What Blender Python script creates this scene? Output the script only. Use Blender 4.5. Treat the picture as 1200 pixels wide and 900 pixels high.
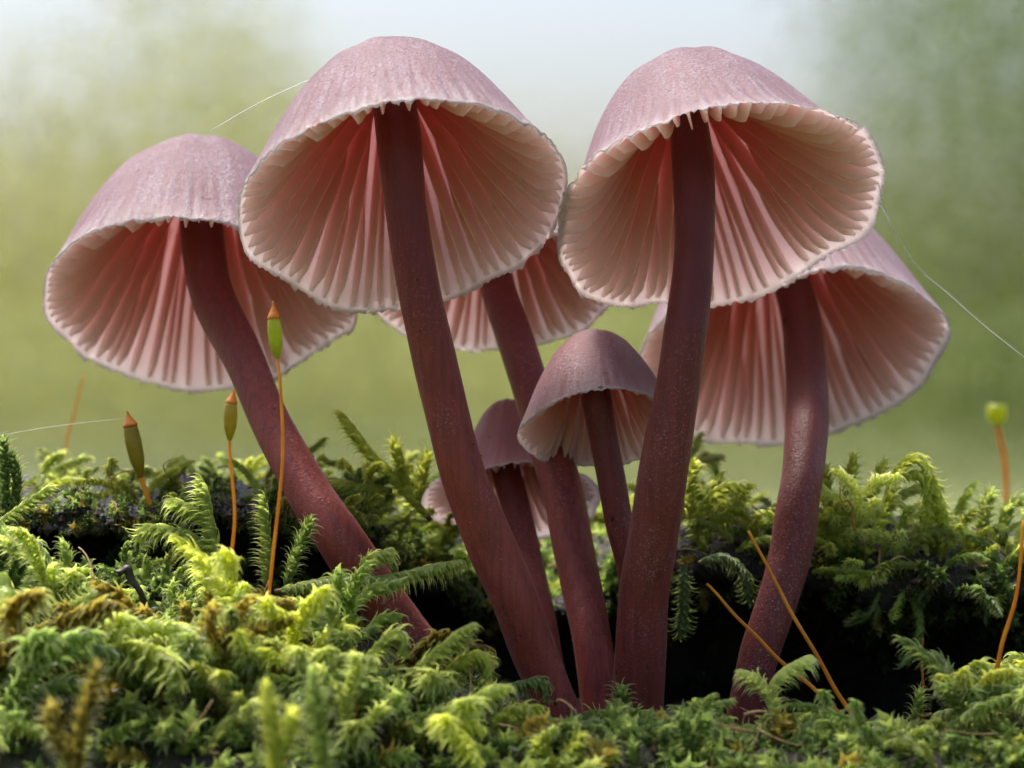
import bpy, math, random
import numpy as np
from mathutils import Vector, noise as mnoise

random.seed(7); rng = np.random.default_rng(7)
for o in list(bpy.data.objects): bpy.data.objects.remove(o)
scene = bpy.context.scene
col = scene.collection
scene.unit_settings.scale_length = 0.01          # one unit is one centimetre
D0 = 30.0                                         # camera stands 30 cm in front of the mushrooms

# ------------------------------------------------------------------ camera, sky, sun, exposure
cam_d = bpy.data.cameras.new('camera'); cam = bpy.data.objects.new('camera', cam_d); col.objects.link(cam)
cam.location = (0, -D0, 0); cam.rotation_euler = (math.radians(90), 0, 0)
cam_d.sensor_width = 36; cam_d.lens = 90; cam_d.clip_start = 0.5; cam_d.clip_end = 60000
cam_d.dof.use_dof = True; cam_d.dof.focus_distance = D0 - 0.9; cam_d.dof.aperture_fstop = 0.28
scene.camera = cam

SUN_EL, SUN_AZ = 66.0, -40.0                      # azimuth from +Y (away from the camera), negative is left
world = bpy.data.worlds.new('World'); scene.world = world; world.use_nodes = True
wn = world.node_tree; wn.nodes.clear()
sky = wn.nodes.new('ShaderNodeTexSky'); sky.sky_type = 'NISHITA'; sky.sun_disc = False
sky.sun_elevation = math.radians(SUN_EL); sky.sun_rotation = math.radians(SUN_AZ)
sky.air_density = 1.0; sky.dust_density = 6.0; sky.ozone_density = 1.0
bg = wn.nodes.new('ShaderNodeBackground'); bg.inputs['Strength'].default_value = 0.108
wo = wn.nodes.new('ShaderNodeOutputWorld')
wn.links.new(sky.outputs[0], bg.inputs[0]); wn.links.new(bg.outputs[0], wo.inputs[0])
sl = bpy.data.lights.new('sun', 'SUN'); sl.energy = 2.6; sl.angle = math.radians(26); sl.color = (1.0, 0.96, 0.91)
sun = bpy.data.objects.new('sun', sl); col.objects.link(sun)
_e, _a = math.radians(SUN_EL), math.radians(SUN_AZ)
sdir = Vector((math.cos(_e)*math.sin(_a), math.cos(_e)*math.cos(_a), math.sin(_e)))
sun.rotation_euler = sdir.to_track_quat('Z', 'Y').to_euler(); sun.location = sdir*200
vs = scene.view_settings; vs.view_transform = 'Standard'; vs.look = 'None'; vs.exposure = 1.22; vs.gamma = 1.0
vs.use_curve_mapping = False
cy = scene.cycles; cy.use_denoising = True; cy.max_bounces = 9; cy.diffuse_bounces = 3; cy.transmission_bounces = 8
cy.use_adaptive_sampling = True; cy.adaptive_threshold = 0.02
cy.caustics_reflective = False; cy.caustics_refractive = False; cy.sample_clamp_indirect = 4.0

# ------------------------------------------------------------------ helpers
def P(px, py, Y):
    """a point seen at photograph pixel (px, py) that stands at depth Y (cm behind the focus plane)"""
    k = (D0+Y)/D0/100.0
    return np.array(((px-600)*k, Y, (450-py)*k))

def tag(o, label=None, cat=None, group=None, kind=None):
    if label: o['label'] = label
    if cat: o['category'] = cat
    if group: o['group'] = group
    if kind: o['kind'] = kind
    return o

def empty(name, loc):
    o = bpy.data.objects.new(name, None); o.location = loc; o.empty_display_size = 0.2; col.objects.link(o); return o

def mesh_obj(name, V, F, mats, parent=None, origin=None, smooth=True, attrs=None, mat_idx=None):
    """V (n,3) world coordinates; F (m,3) or (m,4) int array or list of arrays"""
    V = np.asarray(V, dtype=np.float32)
    if origin is None: origin = np.zeros(3)
    V = V - np.asarray(origin, dtype=np.float32)
    Fs = F if isinstance(F, list) else [F]
    Fs = [np.asarray(f, dtype=np.int32) for f in Fs if len(f)]
    loops = np.concatenate([f.ravel() for f in Fs])
    sizes = np.concatenate([np.full(len(f), f.shape[1], dtype=np.int32) for f in Fs])
    starts = np.concatenate([[0], np.cumsum(sizes)[:-1]]).astype(np.int32)
    me = bpy.data.meshes.new(name)
    me.vertices.add(len(V)); me.vertices.foreach_set('co', V.ravel())
    me.loops.add(len(loops)); me.loops.foreach_set('vertex_index', loops)
    me.polygons.add(len(sizes)); me.polygons.foreach_set('loop_start', starts)
    me.polygons.foreach_set('loop_total', sizes)
    me.polygons.foreach_set('use_smooth', np.full(len(sizes), smooth, dtype=bool))
    if mat_idx is not None: me.polygons.foreach_set('material_index', np.asarray(mat_idx, dtype=np.int32))
    for k, a in (attrs or {}).items():
        a = np.asarray(a, dtype=np.float32)
        if a.ndim == 1:
            at = me.attributes.new(k, 'FLOAT', 'POINT'); at.data.foreach_set('value', a)
        else:
            at = me.attributes.new(k, 'FLOAT_COLOR', 'POINT')
            c = np.ones((len(a), 4), dtype=np.float32); c[:, :3] = a; at.data.foreach_set('color', c.ravel())
    for m in (mats if isinstance(mats, (list, tuple)) else [mats]): me.materials.append(m)
    me.update(calc_edges=True); me.validate()
    o = bpy.data.objects.new(name, me); col.objects.link(o)
    if parent is not None: o.parent = parent
    else: o.location = origin
    return o

def catmull(pts, n):
    pts = np.asarray(pts, dtype=float)
    if pts.ndim == 1: pts = pts[:, None]
    Q = np.vstack([2*pts[0]-pts[1], pts, 2*pts[-1]-pts[-2]])
    m = len(pts)-1
    u = np.linspace(0, m, n); i = np.minimum(u.astype(int), m-1); f = (u-i)[:, None]
    a, b, c, d = Q[i], Q[i+1], Q[i+2], Q[i+3]
    return 0.5*((2*b)+(-a+c)*f+(2*a-5*b+4*c-d)*f**2+(-a+3*b-3*c+d)*f**3)

def smooth(x, a, b):
    t = np.clip((x-a)/(b-a), 0, 1); return t*t*(3-2*t)

def frames(path):
    """parallel-transport frames along a path"""
    T = np.gradient(path, axis=0); T /= np.linalg.norm(T, axis=1)[:, None]+1e-9
    n = np.cross(T[0], [0.0, 1.0, 0.1]); n /= np.linalg.norm(n)
    N = [n]
    for k in range(1, len(path)):
        n = N[-1]-T[k]*np.dot(N[-1], T[k]); n /= np.linalg.norm(n)+1e-9; N.append(n)
    N = np.array(N); return T, N, np.cross(T, N)

def tube(path, rad, sides, cap=True, wob=0.0, seed=0):
    path = np.asarray(path, float); rad = np.asarray(rad, float)
    T, N, B = frames(path); n = len(path)
    a = np.linspace(0, 2*math.pi, sides, endpoint=False)
    V = np.empty((n, sides, 3))
    for i in range(n):
        rr = np.full(sides, rad[i])
        if wob:
            rr = rr*(1+wob*np.array([mnoise.noise((math.cos(t)*1.3+seed, math.sin(t)*1.3, i*0.12)) for t in a]))
        V[i] = path[i]+(np.cos(a)*rr)[:, None]*N[i]+(np.sin(a)*rr)[:, None]*B[i]
    idx = np.arange(n*sides).reshape(n, sides)
    F = np.stack([idx[:-1], np.roll(idx, -1, 1)[:-1], np.roll(idx, -1, 1)[1:], idx[1:]], -1).reshape(-1, 4)
    V = V.reshape(-1, 3)
    if not cap: return V, [F]
    V = np.vstack([V, path[0], path[-1]]); c0, c1 = n*sides, n*sides+1
    t0 = np.stack([np.roll(idx[0], -1), idx[0], np.full(sides, c0)], -1)
    t1 = np.stack([idx[-1], np.roll(idx[-1], -1), np.full(sides, c1)], -1)
    return V, [F, np.vstack([t0, t1])]

# ------------------------------------------------------------------ materials
class NT:
    def __init__(s, name):
        s.m = bpy.data.materials.new(name); s.m.use_nodes = True; s.t = s.m.node_tree; s.t.nodes.clear()
        s.out = s.t.nodes.new('ShaderNodeOutputMaterial')
    def n(s, kind, **kw):
        nd = s.t.nodes.new('ShaderNode'+kind)
        for k, v in kw.items():
            if k.startswith('_'): setattr(nd, k[1:], v)
            else: nd.inputs[k.replace('__', ' ')].default_value = v
        return nd
    def l(s, a, b): s.t.links.new(a, b)
    def attr(s, name):
        nd = s.n('Attribute'); nd.attribute_name = name; return nd
    def noise(s, scale, detail=3.0, rough=0.6, vec=None):
        nd = s.n('TexNoise'); nd.inputs['Scale'].default_value = scale; nd.inputs['Detail'].default_value = detail
        nd.inputs['Roughness'].default_value = rough
        s.l((vec or s.pos()), nd.inputs['Vector']); return nd.outputs['Fac']
    def pos(s):
        if not hasattr(s, '_p'): s._p = s.n('NewGeometry').outputs['Position']
        return s._p
    def ramp(s, fac, stops):
        nd = s.n('ValToRGB'); cr = nd.color_ramp
        while len(cr.elements) < len(stops): cr.elements.new(0.5)
        for e, (p, c) in zip(cr.elements, stops):
            e.position = p; e.color = (c[0], c[1], c[2], 1) if not isinstance(c, (int, float)) else (c, c, c, 1)
        s.l(fac, nd.inputs['Fac']); return nd.outputs['Color']
    def mix(s, fac, a, b, mode='MIX'):
        nd = s.n('Mix'); nd.data_type = 'RGBA'; nd.blend_type = mode
        for v, k in ((fac, 0), (a, 6), (b, 7)):
            if isinstance(v, (int, float)): nd.inputs[k].default_value = v
            elif isinstance(v, tuple): nd.inputs[k].default_value = (*v, 1)
            else: s.l(v, nd.inputs[k])
        return nd.outputs[2]
    def math(s, op, a, b=0.0):
        nd = s.n('Math'); nd.operation = op
        for v, k in ((a, 0), (b, 1)):
            if isinstance(v, (int, float)): nd.inputs[k].default_value = v
            else: s.l(v, nd.inputs[k])
        return nd.outputs[0]
    def bump(s, h, strength, dist):
        nd = s.n('Bump'); nd.inputs['Strength'].default_value = strength; nd.inputs['Distance'].default_value = dist
        s.l(h, nd.inputs['Height']); return nd.outputs['Normal']
    def principled(s, color, rough=0.5, spec=0.5, sheen=0.0, sheen_tint=(1, 1, 1), normal=None):
        p = s.n('BsdfPrincipled')
        if isinstance(color, tuple): p.inputs['Base Color'].default_value = (*color, 1)
        else: s.l(color, p.inputs['Base Color'])
        if isinstance(rough, (int, float)): p.inputs['Roughness'].default_value = rough
        else: s.l(rough, p.inputs['Roughness'])
        p.inputs['Specular IOR Level'].default_value = spec
        p.inputs['Sheen Weight'].default_value = sheen; p.inputs['Sheen Tint'].default_value = (*sheen_tint, 1)
        p.inputs['Sheen Roughness'].default_value = 0.45
        if normal is not None: s.l(normal, p.inputs['Normal'])
        return p
    def finish(s, p, trans=0.0, tcolor=None, normal=None):
        if trans:
            t = s.n('BsdfTranslucent')
            if isinstance(tcolor, tuple): t.inputs['Color'].default_value = (*tcolor, 1)
            else: s.l(tcolor, t.inputs['Color'])
            if normal is not None: s.l(normal, t.inputs['Normal'])
            mx = s.n('MixShader')
            if isinstance(trans, (int, float)): mx.inputs[0].default_value = trans
            else: s.l(trans, mx.inputs[0])
            s.l(p.outputs[0], mx.inputs[1]); s.l(t.outputs[0], mx.inputs[2]); s.l(mx.outputs[0], s.out.inputs['Surface'])
        else: s.l(p.outputs[0], s.out.inputs['Surface'])
        return s.m

def mat_cap(name, red=1.0):
    s = NT(name); t = s.attr('t').outputs['Fac']; st = s.attr('stria').outputs['Fac']
    base = s.ramp(t, [(0.0, (0.13, 0.060, 0.062)), (0.18, (0.150, 0.085, 0.094)), (0.45, (0.175, 0.120, 0.138)), (0.78, (0.215, 0.165, 0.192)), (1.0, (0.48, 0.39, 0.40))])
    gr = s.ramp(s.noise(27.0, 2.0, 0.7), [(0.46, 0.0), (0.60, 1.0)])
    patch = s.ramp(s.noise(1.6, 3.0), [(0.35, 0.25), (0.65, 0.9)])
    c = s.mix(s.math('MULTIPLY', gr, s.math('MULTIPLY', patch, 0.95)), base, (0.56, 0.53, 0.62))
    c = s.mix(s.math('MULTIPLY', st, 0.7), c, (0.24, 0.10, 0.11))
    fs = s.ramp(s.noise(1.0, 2.0, 0.6, s.attr('radial').outputs['Vector']), [(0.42, 0.0), (0.62, 1.0)])
    c = s.mix(s.math('MULTIPLY', fs, s.ramp(t, [(0.25, 0.08), (0.7, 0.65)])), c, (0.23, 0.11, 0.125))
    blot = s.ramp(s.noise(4.5, 4.0, 0.7), [(0.45, 0.0), (0.75, 1.0)])
    c = s.mix(s.math('MULTIPLY', blot, 0.25), c, (0.30, 0.13, 0.13))
    c = s.mix(s.math('MULTIPLY', s.attr('rosy').outputs['Fac'], 0.75), c, (0.46, 0.15, 0.12))
    frost = s.math('MULTIPLY', s.attr('margin').outputs['Fac'], s.ramp(s.noise(38.0, 3.0), [(0.3, 0.35), (0.6, 1.0)]))
    c = s.mix(frost, c, (0.80, 0.72, 0.72))
    spk = s.ramp(s.noise(11.0, 0.0), [(0.80, 0.0), (0.815, 1.0)])
    c = s.mix(spk, c, (0.05, 0.025, 0.02))
    h = s.math('ADD', s.noise(30.0, 2.0, 0.7), s.math('MULTIPLY', s.noise(9.0, 3.0), 0.8))
    nm = s.bump(h, 0.75, 0.03)
    p = s.principled(c, 0.5, 0.35, 0.3, (0.85, 0.80, 1.0), nm)
    tc = s.mix(frost, s.ramp(t, [(0.0, (0.45, 0.16, 0.16)), (0.45, (0.83, 0.56, 0.55)), (1.0, (0.94, 0.84, 0.83))]), (0.95, 0.90, 0.89))
    return s.finish(p, s.math('MAXIMUM', s.ramp(s.attr('inn').outputs['Fac'], [(0.0, 0.44), (1.0, 0.80)]), s.math('MULTIPLY', s.attr('margin').outputs['Fac'], 0.7)), tc)

def mat_gill():
    s = NT('gill_flesh'); t = s.attr('t').outputs['Fac']; e = s.attr('edge').outputs['Fac']
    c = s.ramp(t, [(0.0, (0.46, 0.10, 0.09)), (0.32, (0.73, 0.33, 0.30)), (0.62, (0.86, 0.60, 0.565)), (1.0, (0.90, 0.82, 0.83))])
    c = s.mix(s.math('MULTIPLY', s.ramp(s.noise(7.0, 3.0), [(0.4, 0.0), (0.7, 1.0)]), 0.18), c, (0.55, 0.25, 0.2))
    dots = s.ramp(s.noise(24.0, 1.0), [(0.44, 0.0), (0.56, 1.0)])
    ed = s.math('MULTIPLY', s.ramp(e, [(0.90, 0.0), (0.97, 1.0)]), s.math('MULTIPLY', dots, 0.5))
    c = s.mix(ed, c, (0.22, 0.055, 0.045))
    nm = s.bump(s.noise(30.0, 3.0), 0.25, 0.015)
    p = s.principled(c, 0.42, 0.45, 0.15, (1, 0.95, 0.95), nm)
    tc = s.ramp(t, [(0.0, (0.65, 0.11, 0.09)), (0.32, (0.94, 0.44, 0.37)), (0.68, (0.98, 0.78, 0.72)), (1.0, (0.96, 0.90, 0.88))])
    return s.finish(p, 0.66, tc)

def mat_stem():
    s = NT('stem_flesh'); t = s.attr('t').outputs['Fac']        # 0 base, 1 top
    tc = s.n('TexCoord').outputs['Object']
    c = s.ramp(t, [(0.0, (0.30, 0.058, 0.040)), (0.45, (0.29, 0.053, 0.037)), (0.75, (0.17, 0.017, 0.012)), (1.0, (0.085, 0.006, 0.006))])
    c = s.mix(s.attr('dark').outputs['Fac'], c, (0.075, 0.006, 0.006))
    mp = s.n('Mapping'); mp.inputs['Scale'].default_value = (9.0, 9.0, 0.7); s.l(tc, mp.inputs['Vector'])
    fib = s.ramp(s.noise(1.6, 4.0, 0.6, mp.outputs[0]), [(0.35, 0.0), (0.7, 1.0)])
    c = s.mix(s.math('MULTIPLY', fib, 0.6), c, (0.075, 0.012, 0.010))
    fr = s.math('MULTIPLY', s.ramp(s.noise(34.0, 2.0, 0.75), [(0.55, 0.0), (0.70, 0.6)]), s.ramp(s.noise(1.1, 3.0), [(0.44, 0.02), (0.62, 0.95)]))
    fr = s.math('MULTIPLY', fr, s.ramp(t, [(0.0, 1.0), (0.55, 0.55), (0.9, 0.05)]))
    c = s.mix(fr, c, (0.52, 0.35, 0.36))
    sp = s.ramp(s.noise(8.0, 1.0), [(0.765, 0.0), (0.785, 1.0)])
    c = s.mix(sp, c, (0.012, 0.006, 0.006))
    h = s.math('ADD', s.noise(36.0, 2.0, 0.7), s.math('MULTIPLY', fib, 0.4))
    nm = s.bump(h, 0.5, 0.02)
    p = s.principled(c, s.ramp(s.noise(2.0, 3.0), [(0.35, 0.36), (0.65, 0.55)]), 0.32, 0.15, (0.95, 0.62, 0.60), nm)
    p.inputs['Subsurface Weight'].default_value = 0.35; p.inputs['Subsurface Radius'].default_value = (1.0, 0.18, 0.14); p.inputs['Subsurface Scale'].default_value = 0.22
    return s.finish(p)

def mat_moss(name, bright=1.0):
    s = NT(name); tint = s.attr('tint').outputs['Color']; u = s.attr('u').outputs['Fac']
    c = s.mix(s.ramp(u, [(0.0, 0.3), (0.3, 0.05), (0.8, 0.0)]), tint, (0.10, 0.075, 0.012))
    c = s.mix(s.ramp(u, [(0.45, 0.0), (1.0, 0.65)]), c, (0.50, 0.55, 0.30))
    nm = s.bump(s.noise(26.0, 2.0), 0.3, 0.02)
    p = s.principled(c, 0.32, 0.45, 0.0, (1, 1, 1), nm)
    tc = s.mix(1.0, c, (2.3, 2.3, 1.6), 'MULTIPLY')
    return s.finish(p, 0.6, tc)

def mat_simple(name, color, rough=0.5, spec=0.4, var=None, vscale=8.0, trans=0.0, tcolor=None, bump=0.3, bscale=25.0, bdist=0.02):
    s = NT(name)
    c = color
    if var: c = s.mix(s.ramp(s.noise(vscale, 4.0), [(0.35, 0.0), (0.65, 1.0)]), color, var)
    nm = s.bump(s.noise(bscale, 3.0), bump, bdist)
    p = s.principled(c, rough, spec, 0.0, (1, 1, 1), nm)
    return s.finish(p, trans, tcolor or color)

def mat_log():
    s = NT('rotten_bark')
    c = s.ramp(s.noise(2.2, 5.0, 0.65), [(0.3, (0.006, 0.005, 0.004)), (0.55, (0.018, 0.013, 0.009)), (0.75, (0.045, 0.033, 0.024))])
    alg = s.ramp(s.noise(1.1, 4.0), [(0.48, 0.0), (0.66, 1.0)])
    c = s.mix(s.math('MULTIPLY', alg, 0.6), c, (0.035, 0.050, 0.014))
    crust = s.ramp(s.noise(20.0, 4.0, 0.8), [(0.56, 0.0), (0.64, 1.0)])
    up = s.n('SeparateXYZ'); s.l(s.n('NewGeometry').outputs['Normal'], up.inputs[0])
    crust = s.math('MULTIPLY', crust, s.ramp(up.outputs['Z'], [(0.1, 0.0), (0.6, 0.8)]))
    c = s.mix(crust, c, (0.050, 0.045, 0.038))
    h = s.math('ADD', s.math('MULTIPLY', s.noise(5.0, 5.0, 0.7), 1.0), s.math('MULTIPLY', s.noise(22.0, 3.0), 0.6))
    p = s.principled(c, 0.38, 0.5, 0.0, (1, 1, 1), s.bump(h, 0.9, 0.12))
    return s.finish(p)

def mat_leaf_far():
    s = NT('far_leaf'); tint = s.attr('tint').outputs['Color']
    p = s.principled(tint, 0.6, 0.2)
    return s.finish(p, 0.5, s.mix(1.0, tint, (1.5, 1.5, 1.1), 'MULTIPLY'))

M_CAP = mat_cap('cap_skin'); M_GILL = mat_gill(); M_STEM = mat_stem()
M_MOSS = mat_moss('moss_leaf'); M_LOG = mat_log(); M_FAR = mat_leaf_far()
M_MSTEM = mat_simple('moss_stem', (0.10, 0.07, 0.015), 0.5, 0.4, (0.05, 0.03, 0.01))
M_SETA = mat_simple('seta_skin', (0.84, 0.38, 0.035), 0.35, 0.5, (0.62, 0.20, 0.02), 3.0, 0.4, (0.95, 0.55, 0.06))
M_SETA_RED = mat_simple('dry_seta_skin', (0.36, 0.085, 0.018), 0.4, 0.5, (0.50, 0.20, 0.03), 2.5, 0.2, (0.7, 0.2, 0.03))
M_CAPS = mat_simple('capsule_skin', (0.26, 0.22, 0.015), 0.28, 0.6, (0.12, 0.10, 0.012), 5.0, 0.45, (0.70, 0.58, 0.04))
M_CAPS_G = mat_simple('green_capsule_skin', (0.38, 0.42, 0.025), 0.28, 0.6, (0.24, 0.28, 0.015), 5.0, 0.45, (0.80, 0.85, 0.06))
M_LID = mat_simple('capsule_lid_skin', (0.55, 0.24, 0.015), 0.3, 0.6, (0.45, 0.10, 0.012), 6.0, 0.3, (0.9, 0.4, 0.03))
M_SILK = mat_simple('silk', (0.80, 0.80, 0.80), 0.3, 0.6)
M_DRY = mat_simple('dry_husk', (0.30, 0.17, 0.06), 0.5, 0.4, (0.45, 0.30, 0.14))
M_DIRT = mat_simple('dark_crumb', (0.012, 0.008, 0.006), 0.5, 0.5, (0.035, 0.025, 0.012))
M_CRUMB = mat_simple('pale_crumb', (0.36, 0.26, 0.27), 0.6, 0.3)
M_CRUST = mat_simple('rotten_crumb', (0.020, 0.014, 0.009), 0.5, 0.5, (0.07, 0.05, 0.03), 6.0, bump=0.8, bscale=30.0)
M_GREY = mat_simple('crust_grain', (0.16, 0.15, 0.17), 0.35, 0.6, (0.07, 0.06, 0.055), 9.0)
M_GROUND = mat_simple('grass_ground', (0.085, 0.110, 0.032), 0.8, 0.2, (0.12, 0.135, 0.048), 0.01, bscale=0.2, bdist=1.0)

# ------------------------------------------------------------------ the rotten log: one sheet with a front bank, a hollow and an overhanging ridge
# station: px, then (py, Y) of front foot, front crest, hollow floor, hollow back, hollow roof, lip, ridge top, back
ST = [
 (-900, (925,-4.6),(765,-1.8),(690,-0.5),(655,0.9),(632,1.0),(612,0.2),(590,1.1),(582,6.0)),
 (-50,  (925,-4.6),(758,-1.8),(684,-0.5),(655,0.9),(634,1.0),(612,0.2),(592,1.0),(590,6.0)),
 (120,  (925,-4.6),(758,-1.9),(692,-0.5),(660,1.2),(640,1.3),(618,0.2),(596,0.9),(592,6.0)),
 (260,  (925,-4.6),(762,-1.9),(706,-0.5),(670,1.5),(640,1.6),(608,0.5),(582,1.3),(592,6.0)),
 (400,  (930,-4.6),(808,-1.9),(752,-0.3),(710,1.9),(660,1.8),(626,1.0),(604,1.9),(592,5.5)),
 (520,  (935,-4.5),(855,-2.1),(812,-0.6),(770,3.4),(720,3.5),(695,2.9),(655,3.6),(618,6)),
 (650,  (935,-4.2),(880,-1.8),(866,-0.5),(810,4.2),(750,4.3),(722,3.6),(690,4.3),(645,6.5)),
 (760,  (935,-4.2),(890,-1.7),(868,-0.3),(810,4.0),(740,4.0),(700,2.8),(655,3.5),(625,6)),
 (830,  (935,-4.2),(892,-1.7),(870,-0.3),(810,3.8),(720,3.8),(678,1.4),(626,2.2),(615,5.0)),
 (920,  (940,-4.2),(902,-1.8),(874,-0.2),(810,3.8),(720,3.8),(676,1.3),(628,2.1),(618,5.0)),
 (1050, (940,-4.2),(905,-2.0),(878,-0.0),(820,3.8),(735,3.8),(696,1.1),(632,1.9),(622,5.0)),
 (1150, (935,-4.2),(868,-1.6),(850,-0.0),(800,2.9),(735,2.9),(700,0.9),(640,1.9),(626,5.0)),
 (1260, (925,-4.4),(790,-1.5),(770,-0.2),(750,1.8),(720,1.8),(690,0.8),(636,1.9),(626,5.0)),
 (2100, (925,-4.6),(770,-1.5),(740,-0.3),(730,1.2),(710,1.2),(680,0.7),(630,1.8),(626,5.0)),
]
NX, SEG = 340, 13
def station_profile(st):
    pts = [np.array((-8.5, -9.5))]
    for py, Y in st[1:]: pts.append(np.array((Y, (450-py)/100*(D0+Y)/D0)))
    last = pts[-1]
    pts += [np.array((10.0, last[1]-2.2)), np.array((14.0, -9.5))]
    return np.array(pts)
PROF = np.array([station_profile(s) for s in ST]); SXP = np.array([(s[0]-600)/100.0 for s in ST])
NPTS = PROF.shape[1]; NS = (NPTS-1)*SEG+1
xs = np.linspace(-14, 14, NX)
CT = np.empty((NX, NPTS, 2))
for j in range(NPTS):
    for c in range(2): CT[:, j, c] = np.interp(xs, SXP, PROF[:, j, c])
ker = np.hanning(15); ker /= ker.sum()
for j in range(NPTS):
    for c in range(2):
        CT[:, j, c] = np.convolve(np.pad(CT[:, j, c], 7, mode='edge'), ker, mode='valid')
TER = np.empty((NX, NS, 3))
for i in range(NX):
    TER[i, :, 0] = xs[i]; TER[i, :, 1:] = catmull(CT[i], NS)
def grid_normals(G):
    du = np.gradient(G, axis=0); dv = np.gradient(G, axis=1)
    n = np.cross(du, dv); return n/(np.linalg.norm(n, axis=2)[:, :, None]+1e-9)
NRM = grid_normals(TER)
for i in range(NX):
    for j in range(NS):
        p = TER[i, j]
        d = 0.30*mnoise.noise((p[0]*0.9, p[1]*0.9, p[2]*0.9)) + 0.16*mnoise.noise((p[0]*2.3+9, p[1]*2.3, p[2]*2.3)) + 0.07*mnoise.noise((p[0]*6, p[1]*6+5, p[2]*6))
        TER[i, j] = p + NRM[i, j]*d
NRM = grid_normals(TER)
gi = np.arange(NX*NS).reshape(NX, NS)
logF = np.stack([gi[:-1, :-1], gi[1:, :-1], gi[1:, 1:], gi[:-1, 1:]], -1).reshape(-1, 4)
log = mesh_obj('rotten_log', TER.reshape(-1, 3), logF, M_LOG)
tag(log, 'dark rotten moss-grown log with a black hollow beneath the mushrooms', 'log')

def surf(x, s):
    """surface point and normal at world x and profile coordinate s (0 .. NPTS-1)"""
    fi = np.clip((x+14)/28*(NX-1), 0, NX-1.001); fj = np.clip(s*SEG, 0, NS-1.001)
    i, j = int(fi), int(fj)
    return TER[i, j], NRM[i, j]

# the forest floor far below, a sheet that rises to a wooded slope and runs on to the horizon
gx = np.concatenate([-np.geomspace(60, 30000, 22)[::-1], np.linspace(-50, 50, 11), np.geomspace(60, 30000, 22)])
gy = np.concatenate([[-9000, -3000, -800, -200], np.linspace(-60, 300, 14), np.geomspace(340, 40000, 30)])
GX, GY = np.meshgrid(gx, gy, indexing='ij')
GZ = -42 + 6*np.sin(GX*0.013+1)*np.cos(GY*0.011) + np.clip(GY-700, 0, 3000)*0.055
gidx = np.arange(GX.size).reshape(GX.shape)
gF = np.stack([gidx[:-1, :-1], gidx[1:, :-1], gidx[1:, 1:], gidx[:-1, 1:]], -1).reshape(-1, 4)
ground = mesh_obj('ground', np.stack([GX, GY, GZ], -1).reshape(-1, 3), gF, M_GROUND)
tag(ground, 'pale green out of focus woodland floor behind the log', kind='structure')

# ------------------------------------------------------------------ the far wood: thousands of leaves metres behind, thinning to open sky
def far_wood():
    n = 440000
    ii = np.arange(1, n+1)                      # evenly spread sites, so that the foliage thins smoothly
    x = -340+680*((ii*0.8191725134) % 1); z = -50+290*((ii*0.6710436067) % 1); y = rng.uniform(850, 1450, n); pick = (ii*0.5497004779) % 1
    px = 600 + x*3000/1130.0; py = 450 - z*3000/1130.0
    # crowns: a broad yellowish one on the left, a darker green one on the right, open sky in the gap between
    xo = rng.uniform(340, 900, 90000)*rng.choice([-1.0, 1.0], 90000); zo = rng.uniform(-50, 240, 90000)
    n_in = n; n = n+90000
    x = np.concatenate([x, xo]); z = np.concatenate([z, zo]); y = np.concatenate([y, rng.uniform(850, 1450, 90000)]); pick = np.concatenate([pick, rng.random(90000)])
    px = 600 + x*3000/1130.0; py = 450 - z*3000/1130.0
    left = smooth(py, 20, 230) * 1.0
    left = np.where(px < 60, left*0.9, left)
    top_l = 0.75*np.exp(-((px-250)/110)**2)*np.exp(-((py-60)/150)**2)
    right = smooth(px, 900, 1120)
    gap_l = smooth(py, 120, 330)
    dens = np.where(px < 420, np.clip(left+top_l, 0, 1), gap_l)
    w = smooth(px, 300, 520)
    dens = np.clip(left+top_l, 0, 1)*(1-w) + gap_l*w
    dens = np.maximum(dens, right)
    keep = pick < np.clip(dens, 0, 1)**1.6
    x, y, z, px, py = x[keep], y[keep], z[keep], px[keep], py[keep]
    m = len(x); size = np.where(np.abs(x) > 340, 2.8, rng.uniform(1.0, 1.35, m))
    a = rng.normal(size=(m, 3)); a /= np.linalg.norm(a, axis=1)[:, None]
    b = np.cross(a, rng.normal(size=(m, 3))); b /= np.linalg.norm(b, axis=1)[:, None]
    c = np.stack([x, y, z], -1)
    V = np.stack([c-a*size[:, None]-b*size[:, None]*0.5, c+a*size[:, None], c-a*size[:, None]*0.6+b*size[:, None]*0.8], 1).reshape(-1, 3)
    F = np.arange(m*3).reshape(m, 3)
    g = np.clip(smooth(px, 560, 1150) + rng.normal(0, 0.2, m), 0, 1)[:, None]
    tint = (1-g)*np.array((0.28, 0.285, 0.11)) + g*np.array((0.080, 0.120, 0.026))
    tint = tint*rng.uniform(0.9, 1.1, (m, 1))
    o = mesh_obj('far_wood', V, F, M_FAR, smooth=False, attrs={'tint': np.repeat(tint, 3, 0)})
    tag(o, 'blurred green foliage of far trees behind the log', kind='stuff')
far_wood()

# ------------------------------------------------------------------ mushrooms
BELL = [(0, 1.0), (0.17, 0.982), (0.345, 0.912), (0.51, 0.78), (0.655, 0.595), (0.78, 0.395), (0.885, 0.205), (0.955, 0.085), (1.0, 0.0)]
STEEP = [(0, 1.0), (0.17, 0.984), (0.35, 0.905), (0.50, 0.755), (0.63, 0.565), (0.735, 0.375), (0.84, 0.19), (0.93, 0.07), (1.0, 0.0)]
NARROW = [(0, 1.0), (0.13, 0.985), (0.25, 0.92), (0.34, 0.80), (0.42, 0.64), (0.51, 0.46), (0.64, 0.27), (0.82, 0.10), (1.0, 0.0)]

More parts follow.
